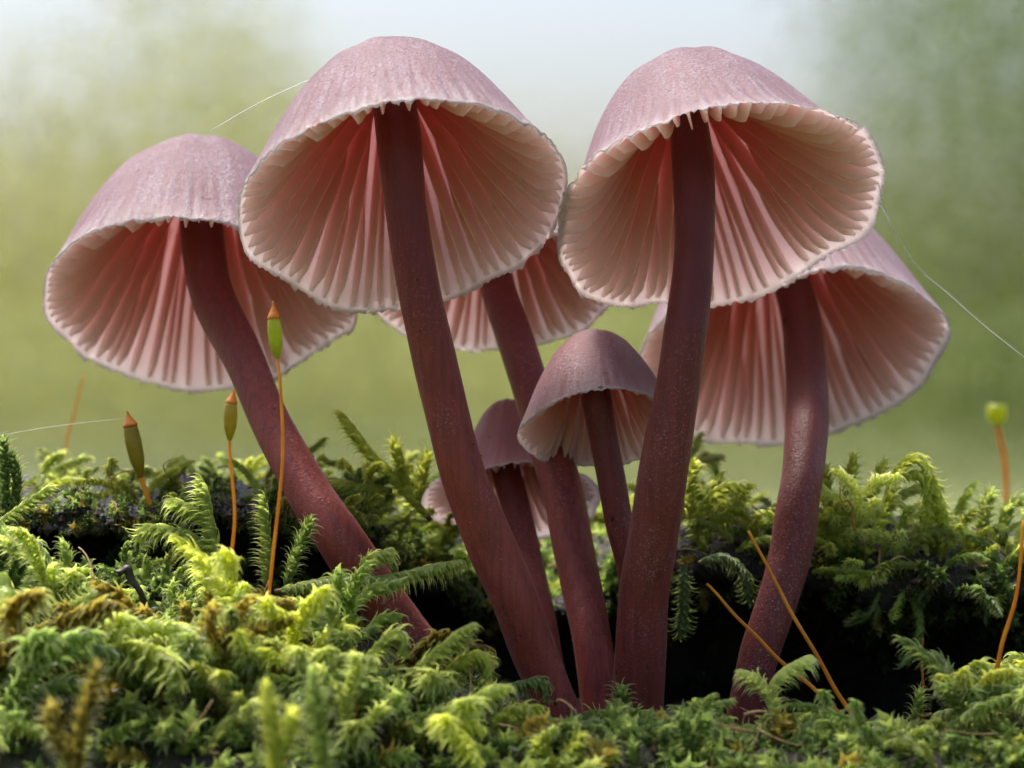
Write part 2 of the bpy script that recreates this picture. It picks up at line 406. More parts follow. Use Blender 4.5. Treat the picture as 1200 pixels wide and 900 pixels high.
def make_mushroom(cap_label, rim, Yc, R, H, roll, back, prof, N, stem_pts, label, wave=0.05, seed=0, dents=(), spin=0.0, dark=0.0, debris=None, rosy=0.0):
    r0 = random.Random(seed); k = (D0+Yc)/D0
    R, H = R*k, H*k
    base = P(*stem_pts[-1][:3])
    root = empty('mushroom', base)
    tag(root, label, 'mushroom', 'cluster of pink bell-capped mushrooms on the log')
    c = P(rim[0], rim[1], Yc)
    ro, ba = math.radians(roll), math.radians(back)
    ax = np.array((-math.sin(ro)*math.cos(ba), math.sin(ba), math.cos(ro)*math.cos(ba)))
    e1 = np.array((1.0, 0, 0)); e1 = e1-ax*np.dot(e1, ax); e1 /= np.linalg.norm(e1)
    e2 = np.cross(ax, e1)                      # points away from the camera
    pr = catmull(prof, 41); tt = np.linspace(0, 1, 41)
    def rz(t): return np.interp(t, tt, pr[:, 0]), np.interp(t, tt, pr[:, 1])
    def ang(f): return f                       # angle 0 = +e1 (picture right), pi/2 = away, -pi/2 = towards the camera
    def warp(phi, t):
        """radial scale and axial lift that give the rim its waves and dents"""
        w = smooth(t, 0.35, 1.0)
        q = np.stack([np.cos(phi)*0.9+seed*3.1, np.sin(phi)*0.9], -1)
        a = np.array([mnoise.noise((u[0], u[1], seed*1.7)) for u in q.reshape(-1, 2)]).reshape(phi.shape)
        b = np.array([mnoise.noise((u[0]*2.6, u[1]*2.6, seed*1.7+4)) for u in q.reshape(-1, 2)]).reshape(phi.shape)
        rs = 1 + w*wave*(a*1.0+b*0.6); lift = w*wave*(a*0.8-b*0.9)*R
        for (dphi, wd, dr, dz) in dents:
            g = np.exp(-((np.angle(np.exp(1j*(phi-math.radians(dphi)))))/math.radians(wd))**2)*smooth(t, 0.3, 1.0)
            rs = rs*(1+dr*g); lift = lift + dz*R*g
        return rs, lift
    def place(r, z, phi):
        return c + (r*np.cos(phi))[..., None]*e1 + (r*np.sin(phi))[..., None]*e2 + z[..., None]*ax
    phis = (np.arange(N)+np.array([r0.uniform(-0.22, 0.22) for _ in range(N)]))/N*2*math.pi + spin
    # cap shell
    A, T = 6*N, 28
    A = 420 if R > 1.3 else 260
    pa = np.linspace(0, 2*math.pi, A, endpoint=False); tp = np.linspace(0.0, 1, T)**0.9
    PH, TT = np.meshgrid(pa, tp, indexing='ij')
    rs, lift = warp(PH, TT)
    rr, zz = rz(TT)
    # striae follow the gills: distance to the nearest gill in gill spacings
    dgl = np.abs(np.angle(np.exp(1j*(pa[:, None]-phis[None, :])))).min(1)/(math.pi/N)
    stv = np.clip(dgl, 0, 1)[:, None]*np.ones_like(TT)
    fade = smooth(TT, 0.52, 0.78)*(1-0.75*smooth(TT, 0.93, 1.0))
    jit = np.array([[mnoise.noise((math.cos(a)*9+seed, math.sin(a)*9, t*3.0)) for t in tp] for a in pa])
    jit2 = np.array([[mnoise.noise((math.cos(a)*3+seed*2, math.sin(a)*3, t*2.5+7)) for t in tp] for a in pa])
    groove = -0.012*R*(stv**1.5)*fade*(0.7+0.9*jit)
    rag = np.array([0.022*mnoise.noise((math.cos(a)*11+seed, math.sin(a)*11, 3.3))+0.030*mnoise.noise((math.cos(a)*40+seed, math.sin(a)*34, 1.3)) for a in pa])
    edge_z = (-0.005*R*(1-stv)+R*rag[:, None])*smooth(TT, 0.94, 1.0)
    outer = place(R*rr*rs + groove + 0.012*R*jit2*smooth(TT, 0.05, 0.3), H*zz + lift + edge_z + 0.012*R*jit2, PH)
    th = (0.085*(1-smooth(TT, 0.1, 1.0))+0.009)*R
    TI = np.minimum(TT, 0.992)
    inner = place(np.maximum(R*rr*rs-th, 0.0)+groove*0.6, H*zz + lift + edge_z - th*0.55, PH)
    Vv = np.concatenate([outer.reshape(-1, 3), inner.reshape(-1, 3)])
    id0 = np.arange(A*T).reshape(A, T); id1 = id0+A*T
    nx0, nx1 = np.roll(id0, -1, 0), np.roll(id1, -1, 0)
    fo = np.stack([id0[:, :-1], id0[:, 1:], nx0[:, 1:], nx0[:, :-1]], -1).reshape(-1, 4)
    fi = np.stack([id1[:, :-1], nx1[:, :-1], nx1[:, 1:], id1[:, 1:]], -1).reshape(-1, 4)
    fm = np.stack([id0[:, -1], id1[:, -1], nx1[:, -1], nx0[:, -1]], -1)
    at_t = np.concatenate([TT.ravel(), TT.ravel()])
    at_s = np.concatenate([(smooth(stv, 0.55, 1.0)*fade*np.clip(0.6+1.2*jit, 0, 1)).ravel(), np.zeros(A*T)])
    mar = np.clip(smooth(TT+0.05*jit, 0.955, 1.0), 0, 1); at_m = np.concatenate([mar.ravel()*0.9, smooth(TT, 0.86, 0.97).ravel()])
    cap = mesh_obj('cap', Vv, np.concatenate([fo, fi, fm]), M_CAP, root, base,
                   attrs={'t': at_t, 'stria': at_s, 'margin': at_m, 'inn': np.repeat([0.0, 1.0], A*T), 'rosy': np.full(2*A*T, rosy),
                          'radial': np.tile(np.stack([np.cos(PH)*26+seed*9, np.sin(PH)*26, TT*3.5], -1).reshape(-1, 3), (2, 1))})
    if cap_label: cap['label'] = cap_label
    # gills: each a tapering blade that hangs from the underside of the cap
    for g in range(N):
        full = (g % 4 == 0); mid = (g % 4 == 2)
        for half in (0,):
            phi = phis[g]
            t0 = r0.uniform(0.10, 0.15) if full else (r0.uniform(0.15, 0.26) if mid else r0.uniform(0.33, 0.52))
            S = 15
            t = np.linspace(0.950, t0, S)
            ph = phi + 0.012*np.array([mnoise.noise((q*2.2, g*1.37, seed)) for q in t])*smooth(t, 0, 0.6)
            rs1, l1 = warp(ph, t); r1, z1 = rz(t)
            thk = (0.085*(1-smooth(t, 0.1, 1.0))+0.007)*R
            rt, zt = np.maximum(R*r1*rs1-thk*0.9, 0.02*R), H*z1+l1-thk*0.45
            ez = np.interp((ph[:1] % (2*math.pi)), pa, edge_z[:, -1])[0]*smooth(t, 0.93, 1.0); zt = zt+ez
            # inward-downward direction of the blade
            dr, dz = np.gradient(rt), np.gradient(zt); ln = np.sqrt(dr**2+dz**2)+1e-9
            nr, nz = dz/ln, -dr/ln
            sgn = np.where(nr > 0, -1, 1); nr, nz = nr*sgn, nz*sgn
            nr = nr*0.85; nz = nz*0.6-0.35
            q = (0.950-t)/(0.950-t0)
            dmax = (0.215 if full else 0.185 if mid else 0.125)*R*r0.uniform(0.9, 1.1)
            d = dmax*(smooth(q, -0.02, 0.17)*0.60+smooth(q, 0.1, 0.55)*0.40)*(1-0.45*smooth(q, 0.7, 1.0))+0.006*R
            if not full: d = d*(1-0.97*smooth(q, 0.55, 1.0))
            sp = 2*math.pi/N*np.maximum(rt, 0.02*R)*0.5
            wb, wm, we = sp*0.50, sp*0.13+0.003*R, sp*0.03+0.0028*R
            Vg = []
            tang = -np.sin(ph)[:, None]*e1+np.cos(ph)[:, None]*e2
            sway = 0.10*sp*np.array([mnoise.noise((q_*1.7+5, g*2.1, seed)) for q_ in t])
            for frac, hw in ((0.0, wb), (0.30, wm), (1.0, we)):
                rad = np.maximum(rt+nr*d*frac, 0.012*R)
                cen = place(rad, zt+nz*d*frac, ph)+tang*(sway*frac)[:, None]
                Vg.append(cen-tang*np.minimum(hw, sp*0.95)[:, None]); Vg.append(cen+tang*np.minimum(hw, sp*0.95)[:, None])
            L = np.stack([Vg[0], Vg[2], Vg[4], Vg[4], Vg[5], Vg[5], Vg[3], Vg[1]], 1)      # ring open at the top, hard edges along the blade's rim
            ix = np.arange(S*8).reshape(S, 8); ca = np.array([0, 1, 3, 5, 6])
            Fg = np.stack([ix[:-1, ca], ix[1:, ca], ix[1:, ca+1], ix[:-1, ca+1]], -1).reshape(-1, 4)
            ends = np.array([[ix[0, 0], ix[0, 1], ix[0, 6], ix[0, 7]], [ix[0, 1], ix[0, 2], ix[0, 5], ix[0, 6]],
                             [ix[-1, 7], ix[-1, 6], ix[-1, 1], ix[-1, 0]], [ix[-1, 6], ix[-1, 5], ix[-1, 2], ix[-1, 1]]])
            ev = np.tile(np.array([0, 0.5, 0.93, 1, 1, 0.93, 0.5, 0.0]), S)
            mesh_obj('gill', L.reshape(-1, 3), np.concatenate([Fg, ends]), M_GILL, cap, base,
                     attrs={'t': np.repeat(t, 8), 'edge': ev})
    # stem
    pts = [P(a, b, y) for a, b, y, w in stem_pts]; wd = [w/200.0*(D0+y)/D0 for a, b, y, w in stem_pts]
    top = c + ax*H*0.80
    pts = [top, c*0.35+top*0.65-(np.array(top)-pts[0])*0.0] + pts if False else [top] + pts
    wd = [wd[0]*0.9] + wd
    path = catmull(pts, 60); rad = catmull(np.array(wd), 60)[:, 0]
    down = path[-1]-path[-4]; down /= np.linalg.norm(down)
    ext = np.array([path[-1]+down*q for q in (0.15, 0.35, 0.6)])
    path = np.vstack([path, ext]); rad = np.concatenate([rad, [rad[-1]]*3])
    Vs, Fs = tube(path, rad, 26, True, 0.10, seed)
    tv = np.repeat(np.linspace(1, 0, len(path)), 26); tv = np.concatenate([tv, [1, 0]])
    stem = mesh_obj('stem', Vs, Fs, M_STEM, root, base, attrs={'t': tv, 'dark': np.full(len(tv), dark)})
    # pale meal and dark crumbs stuck to the stem
    Tn, Nn, Bn = frames(path)
    def grains(name, count, size, m, lo, hi, front=True, spread=1.0):
        V, F = [], []
        for q in range(count):
            i = r0.randint(int(lo*len(path)), int(hi*(len(path)-1)))
            f = r0.random(); i2 = min(i+1, len(path)-1)
            a = r0.uniform(0, 2*math.pi)
            nrm = math.cos(a)*Nn[i]+math.sin(a)*Bn[i]
            p = path[i]*(1-f)+path[i2]*f + nrm*rad[i]*0.99
            s = size*r0.uniform(0.5, 1.5)
            b = len(V)
            for w in ((1, 0, 0), (-1, 0, 0), (0, 1, 0), (0, -1, 0), (0, 0, 1), (0, 0, -1)):
                V.append(p+s*(w[0]*Tn[i]*r0.uniform(0.7, 1.6)+w[1]*np.cross(Tn[i], nrm)*r0.uniform(0.6, 1.2)+w[2]*nrm*0.6))
            for x_, y_, z_ in ((0, 2, 4), (2, 1, 4), (1, 3, 4), (3, 0, 4), (2, 0, 5), (1, 2, 5), (3, 1, 5), (0, 3, 5)): F.append((b+x_, b+y_, b+z_))
        o = mesh_obj(name, np.array(V), np.array(F), m, stem, base, smooth=False); o['kind'] = 'stuff'
    L = np.linalg.norm(np.diff(path, axis=0), axis=1).sum()
    grains('meal', int(190*L), 0.0036*k, M_CRUMB, 0.4, 1.0)
    if debris: grains('debris', debris[0], debris[3], M_DIRT, debris[1], debris[2])
    return root

# A, the leaning one at the far left
make_mushroom(None, (228, 358), 2.1, 1.86, 2.16, 1, 28, BELL, 64,
    [(236, 264, 2.1, 50), (250, 347, 1.6, 52), (286, 422, 0.95, 47), (318, 496, 0.4, 48), (359, 571, -0.05, 53), (396, 628, -0.35, 56), (436, 690, -0.3, 56), (474, 738, -0.3, 52)],
    'mushroom leaning over the two slender orange moss capsules, its curved stem slanting left', 0.06, 1, [(95, 25, 0.05, -0.05)], 0.03, debris=(60, 0.35, 0.75, 0.012))
# B, the tall one in front with a slanting speckled stem
make_mushroom(None, (471, 243), -0.9, 1.95, 2.24, 6, 33, BELL, 68,
    [(467, 164, -0.9, 54), (476, 247, -1.1, 48), (491, 341, -1.2, 49), (504, 400, -1.2, 50), (523, 480, -1.2, 52), (544, 560, -1.2, 55), (576, 640, -1.1, 57), (600, 693, -1.1, 56), (620, 747, -1.0, 56), (641, 800, -0.95, 53), (664, 856, -0.9, 50)],
    'tallest mushroom with a broad pale pink cap on a long slanting stem with black specks', 0.06, 2, [(-20, 30, 0.0, 0.04), (110, 28, 0.03, -0.06)], 0.0, debris=(26, 0.4, 0.95, 0.017))
# C, the dark upright stem
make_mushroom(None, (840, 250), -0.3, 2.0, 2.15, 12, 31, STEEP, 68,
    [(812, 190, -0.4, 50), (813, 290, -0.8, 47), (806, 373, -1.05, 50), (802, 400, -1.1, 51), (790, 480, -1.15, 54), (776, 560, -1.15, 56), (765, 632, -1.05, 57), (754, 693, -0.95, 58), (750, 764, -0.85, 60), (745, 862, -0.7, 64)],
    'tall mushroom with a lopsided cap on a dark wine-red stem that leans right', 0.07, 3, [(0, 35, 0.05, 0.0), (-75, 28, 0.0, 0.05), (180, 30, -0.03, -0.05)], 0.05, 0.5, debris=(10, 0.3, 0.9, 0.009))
# D, behind and right of C
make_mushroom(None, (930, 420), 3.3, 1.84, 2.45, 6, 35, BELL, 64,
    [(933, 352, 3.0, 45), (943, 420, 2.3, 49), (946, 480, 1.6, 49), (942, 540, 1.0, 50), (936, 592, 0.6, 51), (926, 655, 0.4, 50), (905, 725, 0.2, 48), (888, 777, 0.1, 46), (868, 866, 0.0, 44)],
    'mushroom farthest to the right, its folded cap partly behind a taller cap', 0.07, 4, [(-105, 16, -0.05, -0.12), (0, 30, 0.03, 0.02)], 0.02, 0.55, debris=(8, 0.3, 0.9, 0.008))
# E, mostly hidden behind B and C
make_mushroom(None, (577, 338), 2.5, 1.48, 1.6, 2, 30, BELL, 60,
    [(581, 325, 2.4, 42), (605, 400, 1.7, 43), (630, 480, 1.3, 46), (657, 569, 0.9, 48), (671, 640, 0.6, 48), (682, 693, 0.35, 47), (695, 764, 0.0, 46), (710, 872, -0.2, 46)],
    'mushroom whose cap is mostly hidden behind the two tallest caps, only its pale gills showing', 0.06, 5, [], 0.06, debris=(12, 0.4, 0.9, 0.01))
# F, small one in the middle
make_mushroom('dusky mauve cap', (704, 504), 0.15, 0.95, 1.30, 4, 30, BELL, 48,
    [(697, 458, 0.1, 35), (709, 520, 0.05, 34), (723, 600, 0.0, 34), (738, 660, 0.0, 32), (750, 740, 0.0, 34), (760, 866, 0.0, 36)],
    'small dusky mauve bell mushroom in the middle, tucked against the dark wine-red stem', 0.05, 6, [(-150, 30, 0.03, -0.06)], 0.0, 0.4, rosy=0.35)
# G, smallest, low behind B's stem
make_mushroom('rosy dome cap', (600, 588), 2.2, 1.08, 1.30, 2, 27, NARROW, 48,
    [(591, 540, 2.1, 34), (606, 600, 1.8, 33), (618, 650, 1.5, 33), (634, 720, 1.0, 32), (660, 872, 0.4, 34)],
    'smallest rosy mushroom low down, half hidden behind the black-specked stem', 0.05, 7, [], 0.04, rosy=1.0)

# ------------------------------------------------------------------ moss
ROWS = 6
def leaf_block(path, n_leaf, length, width, curl, secund, seed, spread=0.55, hook=1.0, rows=6):
    """leaves set spirally along a path; returns V, F, u"""
    r = np.random.default_rng(seed)
    T, N, B = frames(path); m = len(path)
    cum = np.concatenate([[0], np.cumsum(np.linalg.norm(np.diff(path, axis=0), axis=1))]); Lp = cum[-1]
    V = []; U = []
    for k in range(n_leaf):
        f = (k+0.5)/n_leaf
        f = f*0.995
        i = min(int(np.searchsorted(cum, f*Lp)), m-1)
        a = k*2.39996+r.uniform(-0.3, 0.3)
        out = math.cos(a)*N[i]+math.sin(a)*B[i]
        tip = smooth(np.array(f), 0.82, 1.0); bs = smooth(np.array(f), 0.0, 0.18)
        ln = length*(0.65+0.35*bs)*(1-0.35*tip)*r.uniform(0.8, 1.2); wd = width*(0.7+0.3*bs)*(1-0.3*tip)*r.uniform(0.85, 1.15)
        op = spread*(1-0.75*tip)*r.uniform(0.75, 1.25)
        d = T[i]*math.cos(op)+out*math.sin(op); d /= np.linalg.norm(d)
        side = np.cross(d, out); side /= np.linalg.norm(side)+1e-9
        sec = secund-T[i]*np.dot(secund, T[i])
        tgt = out*curl*0.8+sec*1.1-T[i]*0.30*hook
        p = path[i]+out*0.01; st = ln/rows
        for q in range(rows):
            u = q/rows
            w = wd*float(np.interp(u, (0, 0.167, 0.333, 0.5, 0.667, 0.833, 1.0), (0.75, 1.0, 0.78, 0.40, 0.17, 0.08, 0.02)))
            nn = np.cross(side, d)
            V += [p-side*w, p+nn*(w*0.5*(1 if np.dot(nn, out) > 0 else -1)), p+side*w]
            U += [u, u, u]
            d = d+tgt*(0.02+2.2*u**1.6)*hook*6.0/rows; d /= np.linalg.norm(d)
            side = side-d*np.dot(side, d); side /= np.linalg.norm(side)+1e-9
            p = p+d*st
        V.append(p); U.append(1.0)
    V = np.array(V); nv = rows*3+1
    f1 = []
    for q in range(rows-1):
        b = q*3
        f1 += [(b, b+1, b+4), (b, b+4, b+3), (b+1, b+2, b+5), (b+1, b+5, b+4)]
    b = (rows-1)*3; f1 += [(b, b+1, b+3), (b+1, b+2, b+3)]
    f1 = np.array(f1)
    F = (f1[None]+(np.arange(n_leaf)*nv)[:, None, None]).reshape(-1, 3)
    return V, F, np.array(U)

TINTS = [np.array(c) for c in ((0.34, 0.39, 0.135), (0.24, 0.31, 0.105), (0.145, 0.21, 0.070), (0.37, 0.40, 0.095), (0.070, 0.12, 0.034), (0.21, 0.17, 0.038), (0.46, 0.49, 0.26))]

# prototypes grow along +Z from the origin, arching towards +X, most with short side branches
PROTO = []
_pr = random.Random(5)
def arc(L, bend, q, n=22):
    s = np.linspace(0, 1, n); ang = bend*s**1.5
    return np.stack([np.cumsum(np.sin(ang))/n*L, 0.05*L*np.sin(s*6+q), np.cumsum(np.cos(ang))/n*L], -1)
for q in range(12):
    L = [1.3, 0.9, 1.5, 1.1, 1.7, 0.7, 1.2, 0.8, 1.4, 1.0, 0.6, 1.15][q]
    bend = [0.5, 0.9, 0.8, 1.3, 0.7, 0.4, 1.5, 0.6, 1.1, 0.3, 0.8, 1.0][q]
    nb = [3, 0, 2, 1, 3, 0, 2, 1, 0, 2, 0, 2][q]; ls = [1.0, 1.0, 0.9, 1.1, 1.0, 1.15, 0.85, 1.0, 1.2, 0.8, 1.0, 0.95][q]
    hk = _pr.uniform(0.75, 1.25); main = arc(L, bend, q); parts = [main]
    for b in range(nb):
        i = int((0.2+0.5*b/max(nb, 1)+_pr.uniform(0, 0.12))*22); sg = 1 if b % 2 else -1
        br = arc(L*_pr.uniform(0.3, 0.48), 0.5, b, 14)
        th = math.radians(_pr.uniform(35, 60))*sg; ct, st_ = math.cos(th), math.sin(th)
        rx = np.array(((1, 0, 0), (0, ct, -st_), (0, st_, ct)))
        parts.append(main[i]+br@rx.T)
    VV, FF, UU, off = [], [], [], 0
    for j, pth in enumerate(parts):
        Lp = np.linalg.norm(np.diff(pth, axis=0), axis=1).sum()
        V, F, U = leaf_block(pth, int(62*Lp/ls+6), 0.265*ls, 0.053*ls, 0.55, np.array((0.5, 0.0, -0.4)), 100+q*7+j, 0.42, hk)
        VV.append(V); FF.append(F+off); UU.append(U); off += len(V)
    PROTO.append((np.concatenate(VV), np.concatenate(FF), np.concatenate(UU)))
# small tufts with round glossy leaves
for q in range(4):
    PROTO.append(leaf_block(arc(0.4, 0.4, q, 10), 18, 0.20, 0.070, 0.35, np.array((0.2, 0.0, -0.2)), 200+q, 0.75, 0.8, 4))

def moss_mass(name, label, spots):
    """spots: (point, direction, arch direction, scale, prototype, tint)"""
    VV, FF, UU, TT = [], [], [], []; off = 0
    for p, d, ar, sc, pi, tint in spots:
        V, F, U = PROTO[pi]
        d = d/np.linalg.norm(d); x = ar-d*np.dot(ar, d); x /= np.linalg.norm(x)+1e-9; y = np.cross(d, x)
        W = (V*sc)@np.stack([x, y, d])+p
        VV.append(W); FF.append(F+off); UU.append(U); TT.append(np.tile(tint, (len(V), 1))); off += len(V)
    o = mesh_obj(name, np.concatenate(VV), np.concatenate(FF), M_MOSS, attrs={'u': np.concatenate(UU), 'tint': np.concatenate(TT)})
    tag(o, label, kind='stuff'); return o

def spots_in(n, x0, x1, s0, s1, lift, up, arch, scale, protos, tints, keep=None, flow=(0, 0, 0), fl=0.0):
    """n shoots on the log: lie along the surface with some lift off it; flow biases their run"""
    res = []
    for _ in range(n):
        x = random.uniform(x0, x1); s = random.uniform(s0, s1)
        if keep and random.random() > keep(x, s): continue
        p, nr = surf(x, s)
        rv = np.array([random.gauss(0, 1) for _ in range(3)]); rv -= nr*np.dot(rv, nr); rv /= np.linalg.norm(rv)+1e-9
        rv[1] *= 0.45; l_ = lift*random.uniform(0.4, 1.7)
        d = rv+np.array(flow)*fl+nr*np.array((1, 0.6, 1))*l_+np.array((0, 0, 1.0))*up*random.uniform(0.5, 1.5)
        ar = np.array(arch)+rv*0.5+np.array([random.gauss(0, 0.3) for _ in range(3)])
        t = TINTS[random.choice(tints)]*random.uniform(0.75, 1.25)
        res.append((p-nr*0.05, d, ar, random.uniform(*scale), random.choice(protos), t))
    return res

LONG = list(range(12)); TUFT = [12, 13, 14, 15]
clump = lambda x, s: 0.2+1.3*max(0.0, mnoise.noise((x*0.9, s*2.1, 3.0))+0.35)
DN = (0, -0.4, -0.8)
front = spots_in(146, -6.9, -0.9, 1.05, 2.12, 0.35, 0.3, DN, (0.7, 1.35), LONG, [0, 0, 0, 1, 1, 2, 3, 5], clump, (0.3, -0.3, 0.5), 0.9)
front += spots_in(40, -7.0, -0.9, 2.1, 2.6, 0.3, 0.2, DN, (0.4, 0.7), LONG, [0, 1, 2, 3])
front += spots_in(34, -7.0, -3.0, 2.5, 3.4, 0.4, 0.7, DN, (0.35, 0.55), LONG, [0, 1, 2])
front += spots_in(360, -7.0, -0.9, 0.95, 2.6, 0.7, 0.3, DN, (0.6, 1.3), TUFT, [1, 2, 2, 4, 5])
front += spots_in(80, -0.9, 4.8, 1.05, 1.9, 0.5, 0.3, DN, (0.4, 0.7), LONG, [1, 2, 0], lambda x, s: 0.7)
front += spots_in(420, -0.9, 4.8, 0.9, 2.3, 0.7, 0.3, DN, (0.5, 0.95), TUFT, [2, 4, 4, 1], lambda x, s: 0.8)
front += spots_in(85, 4.7, 7.2, 1.1, 2.3, 0.35, 0.3, DN, (0.6, 1.0), LONG, [0, 0, 1, 2, 3], clump, (-0.5, -0.2, 0.3), 0.8)
front += spots_in(120, 4.7, 7.4, 1.05, 2.3, 0.6, 0.3, DN, (0.6, 1.0), TUFT, [1, 2, 4])
front += spots_in(380, -7.2, -2.6, 5.7, 7.4, 0.9, 0.2, DN, (0.25, 0.65), TUFT, [4, 5, 2, 4, 1])
front += spots_in(120, -7.2, -2.0, 2.3, 4.0, 0.9, 0.5, DN, (0.4, 0.9), TUFT, [4, 2, 1])
front += spots_in(80, 0.5, 2.1, 1.0, 1.9, 0.7, 0.4, DN, (0.6, 1.0), TUFT, [1, 2, 4])
front += spots_in(300, -7, 7, 0.95, 1.75, 0.7, 0.4, DN, (0.7, 1.35), TUFT, [1, 2, 2, 4, 0, 5])
moss_mass('front_moss', 'green and yellow moss carpet covering the front bank of the log', front)
def ridge_keep(x, s):
    if x < -3.2: return 0.22 if s < 7.25 else 0.6
    if -1.2 < x < 1.6: return 0.75
    return 0.85
ridge = spots_in(92, -7.0, 1.8, 6.3, 7.9, 0.4, 0.6, DN, (0.4, 0.75), LONG, [0, 1, 2, 3, 5], ridge_keep)
ridge += spots_in(76, 1.8, 7.1, 6.5, 7.15, 0.3, 1.3, DN, (0.45, 0.85), LONG, [0, 3, 3, 6, 6])
ridge += spots_in(42, 1.8, 7.2, 6.1, 6.6, 0.5, 0.2, DN, (0.4, 0.75), LONG, [0, 0, 1, 2])
ridge += spots_in(36, -2.4, -0.9, 6.1, 7.3, 0.5, 0.5, DN, (0.45, 0.75), LONG, [0, 1, 2, 3])
ridge += spots_in(70, -1.2, 1.8, 6.2, 8.6, 0.6, 0.4, DN, (0.7, 1.3), TUFT, [2, 4, 1])
ridge += spots_in(32, -7.4, 7.6, 7.6, 8.1, 0.5, 1.0, DN, (0.45, 0.8), LONG, [0, 1, 3], lambda x, s: 0.8)
ridge += spots_in(260, -7.4, 7.6, 5.7, 6.6, 0.9, 0.0, DN, (0.5, 0.9), TUFT, [2, 4, 4, 5], lambda x, s: 0.3 if x < -3 else 0.8)
ridge += spots_in(26, -6.8, -2.6, 7.2, 7.7, 0.4, 0.9, DN, (0.45, 0.75), LONG, [0, 3])
moss_mass('ridge_moss', 'sunlit yellow-green moss growing along the top of the log behind the mushrooms', ridge)
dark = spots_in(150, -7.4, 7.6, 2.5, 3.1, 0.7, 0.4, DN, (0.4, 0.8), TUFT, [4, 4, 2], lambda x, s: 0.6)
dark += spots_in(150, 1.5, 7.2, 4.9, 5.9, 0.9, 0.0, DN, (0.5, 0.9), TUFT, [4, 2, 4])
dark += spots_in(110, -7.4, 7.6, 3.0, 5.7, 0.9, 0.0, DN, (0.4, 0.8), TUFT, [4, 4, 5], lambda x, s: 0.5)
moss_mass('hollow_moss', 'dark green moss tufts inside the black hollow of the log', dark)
# crumbs of rotten wood and soil on the log floor
def crumbs(name, label, m, count, zone, size):
    V, F = [], []
    for _ in range(count):
        x0, x1, s0, s1 = random.choice(zone); x = random.uniform(x0, x1); sv = random.uniform(s0, s1)
        p, nr = surf(x, sv); r = random.uniform(*size); b = len(V)
        for w in ((1, 0, 0), (-1, 0, 0), (0, 1, 0), (0, -1, 0), (0, 0, 1), (0, 0, -1)): V.append(p+nr*r*0.4+np.array(w)*r*np.array([random.uniform(0.4, 1.4) for _ in range(3)]))
        for f in ((0, 2, 4), (2, 1, 4), (1, 3, 4), (3, 0, 4), (2, 0, 5), (1, 2, 5), (3, 1, 5), (0, 3, 5)): F.append([b+k for k in f])
    tag(mesh_obj('wood_crumbs', np.array(V), np.array(F), m, smooth=False), label, kind='stuff')
crumbs('wood_crumbs', 'dark crumbs of rotten wood scattered on the log', M_CRUST, 1400, [(-7, 7, 1.2, 3.0), (-7, 7, 5.9, 7.2), (-1, 5, 1.1, 2.6)], (0.02, 0.09))
crumbs('grey_crust', 'grainy violet-grey crust on the bare top of the log ledge', M_GREY, 3200, [(-7.2, -2.2, 6.0, 7.5)], (0.012, 0.04))

def litter():
    VV, F4, F3, off = [], [], [], 0
    for q in range(170):
        x = random.uniform(-7, 7); sv = random.choice([random.uniform(1.1, 2.4), random.uniform(1.1, 2.4), random.uniform(6.2, 7.4)])
        p, nr = surf(x, sv); L = random.uniform(0.15, 0.6)
        d = np.array((random.gauss(0, 1), random.gauss(0, 0.5), random.gauss(0, 0.5))); d /= np.linalg.norm(d)
        b = np.array((random.gauss(0, 1), random.gauss(0, 1), random.gauss(0, 1)))*0.25
        u = np.linspace(0, 1, 7)[:, None]; path = p+nr*random.uniform(0.05, 0.45)+d*L*u+b*L*u*(1-u)*1.6
        v, f = tube(path, np.linspace(0.014, 0.006, 7)*random.uniform(0.6, 1.6), 5)
        VV.append(v); F4.append(f[0]+off); F3.append(f[1]+off); off += len(v)
    tag(mesh_obj('plant_litter', np.concatenate(VV), [np.concatenate(F4), np.concatenate(F3)], M_DRY), 'fine dry brown fibres caught in the moss', kind='stuff')
litter()

def moss_shoot(label, lines, Y, width=1.0, tint=0, secund=(0, -0.3, -0.8), hook=1.0, dens=1.0, bright=1.0, group=None):
    """a moss shoot of its own: a stem part and a leaf part; lines are polylines of photograph pixels"""
    root = empty('moss_shoot', P(lines[0][0][0], lines[0][0][1], Y))
    tag(root, label, 'moss')
    base = np.array(root.location)
    VV, FF, UU = [], [], []; off = 0; SV, SF4, SF3 = [], [], []; so = 0
    for li, ln in enumerate(lines):
        pts = [P(q[0], q[1], Y+(q[2] if len(q) > 2 else 0)) for q in ln]
        path = catmull(pts, 30); L = np.linalg.norm(np.diff(path, axis=0), axis=1).sum()
        V, F, U = leaf_block(path, max(14, int(118*L*dens)), 0.29*width, 0.058*width, 0.5, np.array(secund), hash(label) % 1000 if False else len(label)*7+li, 0.42, hook)
        VV.append(V); FF.append(F+off); UU.append(U); off += len(V)
        v, f = tube(path, np.linspace(0.035, 0.012, 30)*width, 6)
        SV.append(v); SF4.append(f[0]+so); SF3.append(f[1]+so); so += len(v)
    mesh_obj('stem', np.concatenate(SV), [np.concatenate(SF4), np.concatenate(SF3)], M_MSTEM, root, base)
    V = np.concatenate(VV); t = np.tile(TINTS[tint]*bright, (len(V), 1))
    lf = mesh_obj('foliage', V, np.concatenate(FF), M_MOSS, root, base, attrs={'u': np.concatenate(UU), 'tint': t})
    lf['kind'] = 'stuff'
    return root

